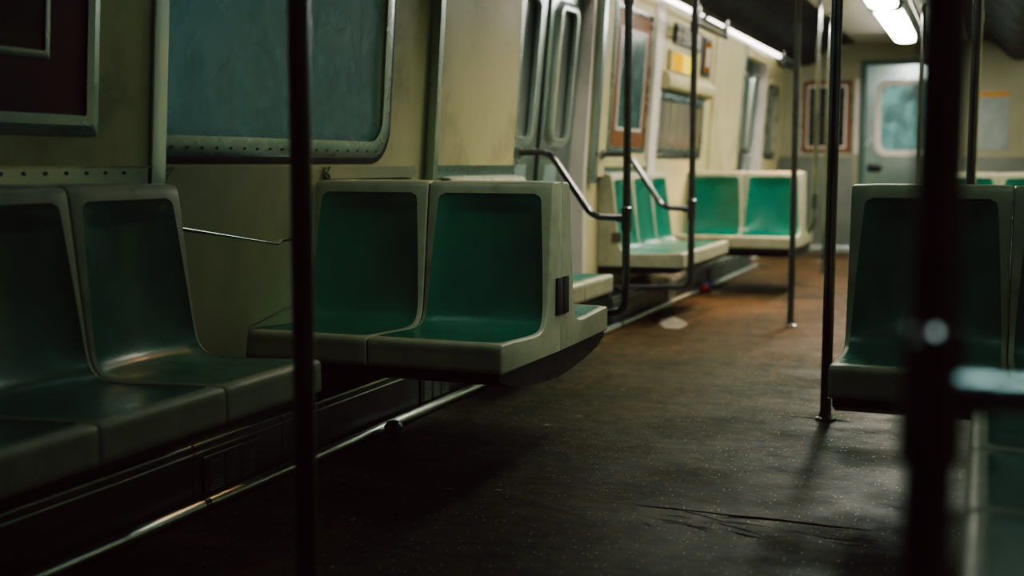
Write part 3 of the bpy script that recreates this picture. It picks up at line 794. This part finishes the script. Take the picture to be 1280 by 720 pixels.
o = crumple('bottle_cap', (-1.985, 9.12, .0), .03, 'red', 8, 1.3); o.name = 'red_scrap'; tag(o, 'red scrap beside the far wrapper at the kick rail', 'litter')
def scrap(x, y, s, mat, label, seed, name='paper_scrap', group='pale paper scraps on the floor', el=1.6):
    rnd = random.Random(seed); n = 7; mb = MB(); a0 = rnd.uniform(0, PI)
    pts = []
    for k in range(n):
        a = 2*PI*k/n; rr = s*rnd.uniform(.6, 1.1)
        px, py = rr*el*math.cos(a), rr*.6*math.sin(a)
        pts.append(Vector((px*math.cos(a0)-py*math.sin(a0), px*math.sin(a0)+py*math.cos(a0), .0012)))
    c = Vector((0, 0, .0012+min(s*.22, .006))); vs = [mb.bm.verts.new(p) for p in pts]; cv = mb.bm.verts.new(c)
    for k in range(n): mb.bm.faces.new((vs[k], vs[(k+1) % n], cv))
    r = mb.bm.faces[:] if False else None
    o = mb.build(name, mat, smooth=False, loc=(x, y, 0)); tag(o, label, 'litter', group)
for k, (px, py, s) in enumerate([(-1.844, 3.87, .018), (-1.881, 3.489, .011), (-1.486, 3.285, .014), (-1.344, 3.332, .013), (-1.791, 3.336, .009), (-1.66, 3.52, .010), (-1.52, 4.25, .016), (-1.46, 4.45, .012), (-1.60, 2.9, .012)]):
    scrap(px, py, s, 'paper', 'small pale paper scrap on the dark floor below the central bench', k+1)
scrap(-1.93, 4.79, .020, 'red', 'flat red scrap on the floor under the back-to-back benches', 30, 'red_wrapper_scrap', None)
scrap(-1.80, 7.35, .17, 'paper', 'large trampled pale paper on the floor before the left sliding doors', 33, 'trampled_paper', None, 1.9)
scrap(-1.93, 9.3, .10, 'paper', 'trampled pale paper by the rail beyond the sliding doors', 35, 'trampled_paper', None, 1.9)
scrap(-1.55, 12.6, .10, 'paper', 'white paper litter far under the left bench', 37, 'trampled_paper', None, 1.9)

# black scuff marks ground into the floor
def scuffs(name, cx, cy, lx, count, seed, label):
    rnd = random.Random(seed); mb = MB()
    def streak(x, y, l, w, a):
        n = 14; up, dn = [], []
        yy = y
        for k in range(n+1):
            t = k/n; xx = x+l*t; yy += rnd.uniform(-.0035, .0035)+a*l/n
            ww = w*math.sin(PI*min(.97, max(.03, t)))*rnd.uniform(.4, 1.2)
            up.append((xx-cx, yy+ww-cy, .0008)); dn.append((xx-cx, yy-ww-cy, .0008))
        mb.grid([up, dn])
    streak(cx-lx/2, cy+.01, lx, .006, -.02); streak(cx-lx*.1, cy, lx*.55, .010, -.03)
    for _ in range(count):
        x = cx+rnd.uniform(-.35, .35)*lx; streak(x, cy+rnd.uniform(-.16, .02), rnd.uniform(.05, .22), rnd.uniform(.0012, .003), rnd.uniform(-.5, .1))
    o = mb.build(name, 'scuff', smooth=False, loc=(cx, cy, 0)); tag(o, label, 'floor mark', kind='stuff')
scuffs('floor_scuff', -.60, 3.33, .78, 26, 4, 'long black scuff streaks on the floor in the right foreground')
scuffs('floor_scuff', -.60, 4.755, .34, 5, 9, 'short black scuff around the foot of the pole by the dark right bench')

# ------------------------------------------------------------------ light
def area(name, loc, size, power, col, rot=(0, 0, 0)):
    l = bpy.data.lights.new(name, 'AREA'); l.shape = 'RECTANGLE'; l.size, l.size_y = size; l.energy = power; l.color = col
    o = bpy.data.objects.new(name, l); o.location = loc; o.rotation_euler = rot; COL.objects.link(o); return o
WARM = (1.0, .90, .76)
def spot(name, loc, target, power, col, ang, size=.25, blend=.6):
    l = bpy.data.lights.new(name, 'SPOT'); l.energy = power; l.color = col; l.spot_size = math.radians(ang); l.spot_blend = blend; l.shadow_soft_size = size
    o = bpy.data.objects.new(name, l); o.location = loc
    o.rotation_euler = (Vector(target)-Vector(loc)).to_track_quat('-Z', 'Y').to_euler(); COL.objects.link(o); return o
area('near_aisle_fill', (-.85, 2.1, 2.18), (.20, 2.4), .8, (.86, 1.0, .84))  # soft fill, added below an unlit fixture
area('right_bench_fill', (-.2, 1.3, 2.12), (.2, .8), .9, (.85, 1, .95))  # added fill to lift the hand rail and near right bench
spot('hand_rail_fill_spot', (.1, .85, 2.1), (.13, 1.075, .79), 14, (.85, 1, .95), 28, .08)  # added spot to brighten the rail, no fixture overhead
area('cove_lamp_right', (.38, 3.35, 2.04), (.06, .9), 2.2, (.90, 1.0, .88), (0, math.radians(50), 0))
area('cove_lamp_left', (-2.0, 3.2, 2.04), (.06, .9), 1.8, (.9, 1.0, .9), (0, math.radians(-50), 0))
spot('bench_fill_spot', (-.15, 2.2, 2.0), (-1.75, 3.7, .62), 9, (1.0, 1.0, .86), 36)  # unseen spot added to lift the central bench
spot('right_bench_fill_spot', (-1.3, 2.0, 2.1), (.02, 3.45, .5), 7, (.85, 1.0, .86), 34)  # invented spot giving the dark right bench its highlight
spot('far_rim_light', (-1.6, 10.3, 2.0), (-1.75, 9.62, .9), 240, (1.0, .50, .22), 50, .1)  # added orange spot that tints the far seat rims
spot('rim_light', (-1.75, 4.6, 1.9), (-1.9, 3.85, .92), 16, (1.0, .50, .22), 42, .1)  # second added orange spot, for the central bench's top edge
spot('bench_side_light', (.42, 3.1, 1.95), (-1.55, 3.8, .58), 105, (.95, 1.0, .86), 27)  # sideways spot added to model the seat hollows, no fixture at the wall
lamps = [area('door_lamp', (-.85, 6.1, 2.18), (.5, 1.8), 48, WARM),
    area('lamp_far', (-.83, 8.8, 2.17), (.20, 2.4), 24, WARM),
    area('lamp_far_end', (-.83, 11.7, 2.17), (.20, 2.4), 40, WARM)]
for l in lamps: l.data.specular_factor = .25; l.data.spread = math.radians(142)
# world: dim teal tunnel haze seen through the windows
w = bpy.data.worlds.new('tunnel_haze'); SC.world = w; w.use_nodes = True
nt = w.node_tree; nt.nodes.clear()
wo = nt.nodes.new('ShaderNodeOutputWorld'); bg = nt.nodes.new('ShaderNodeBackground')
tc = nt.nodes.new('ShaderNodeTexCoord'); nz = nt.nodes.new('ShaderNodeTexNoise'); nz.inputs['Scale'].default_value = 4; nz.inputs['Detail'].default_value = 5
mp = nt.nodes.new('ShaderNodeMapping'); mp.inputs['Scale'].default_value = (1, 1, .5); nt.links.new(tc.outputs['Generated'], mp.inputs[0]); nt.links.new(mp.outputs[0], nz.inputs['Vector'])
cr = nt.nodes.new('ShaderNodeValToRGB'); cr.color_ramp.elements[0].position = .35; cr.color_ramp.elements[1].position = .68
cr.color_ramp.elements[0].color = (.20, .30, .30, 1); cr.color_ramp.elements[1].color = (1.0, 1.15, 1.10, 1)
nt.links.new(nz.outputs[0], cr.inputs[0]); nt.links.new(cr.outputs[0], bg.inputs[0]); bg.inputs[1].default_value = 1.45
nt.links.new(bg.outputs[0], wo.inputs[0])

# ------------------------------------------------------------------ camera
cam = bpy.data.cameras.new('camera'); co = bpy.data.objects.new('camera', cam); COL.objects.link(co); SC.camera = co
f_, yaw, pitch, roll = 1524.36, .37158, .10184, .00205
cam.sensor_width = 36; cam.lens = f_/1280*36; cam.clip_start = .05
fw = Vector((-math.sin(yaw)*math.cos(pitch), math.cos(yaw)*math.cos(pitch), -math.sin(pitch)))
r0 = Vector((math.cos(yaw), math.sin(yaw), 0)); u0 = r0.cross(fw)
r = r0*math.cos(roll)+u0*math.sin(roll); u = -r0*math.sin(roll)+u0*math.cos(roll)
mat = Matrix((r, u, -fw)).transposed().to_4x4(); mat.translation = Vector((0, 0, .98)); co.matrix_world = mat
cam.dof.use_dof = True; cam.dof.focus_distance = 3.9; cam.dof.aperture_fstop = 1.6

# ------------------------------------------------------------------ grade
vs = SC.view_settings
vs.view_transform = 'AgX'; vs.look = 'AgX - Medium High Contrast'; vs.exposure = 0.0
vs.use_curve_mapping = True
cmap = vs.curve_mapping
for ch, lift in ((0, .0095), (1, .0032), (2, .0052)):
    cmap.curves[ch].points[0].location = (0, lift)
    cmap.curves[ch].points.new(.018, (.0185, .0180, .0185)[ch]); cmap.curves[ch].points.new(.06, .06*(.86, 1.0, .96)[ch]); cmap.curves[ch].points.new(.35, .35*(.97, 1.0, .96)[ch])
cmap.update()
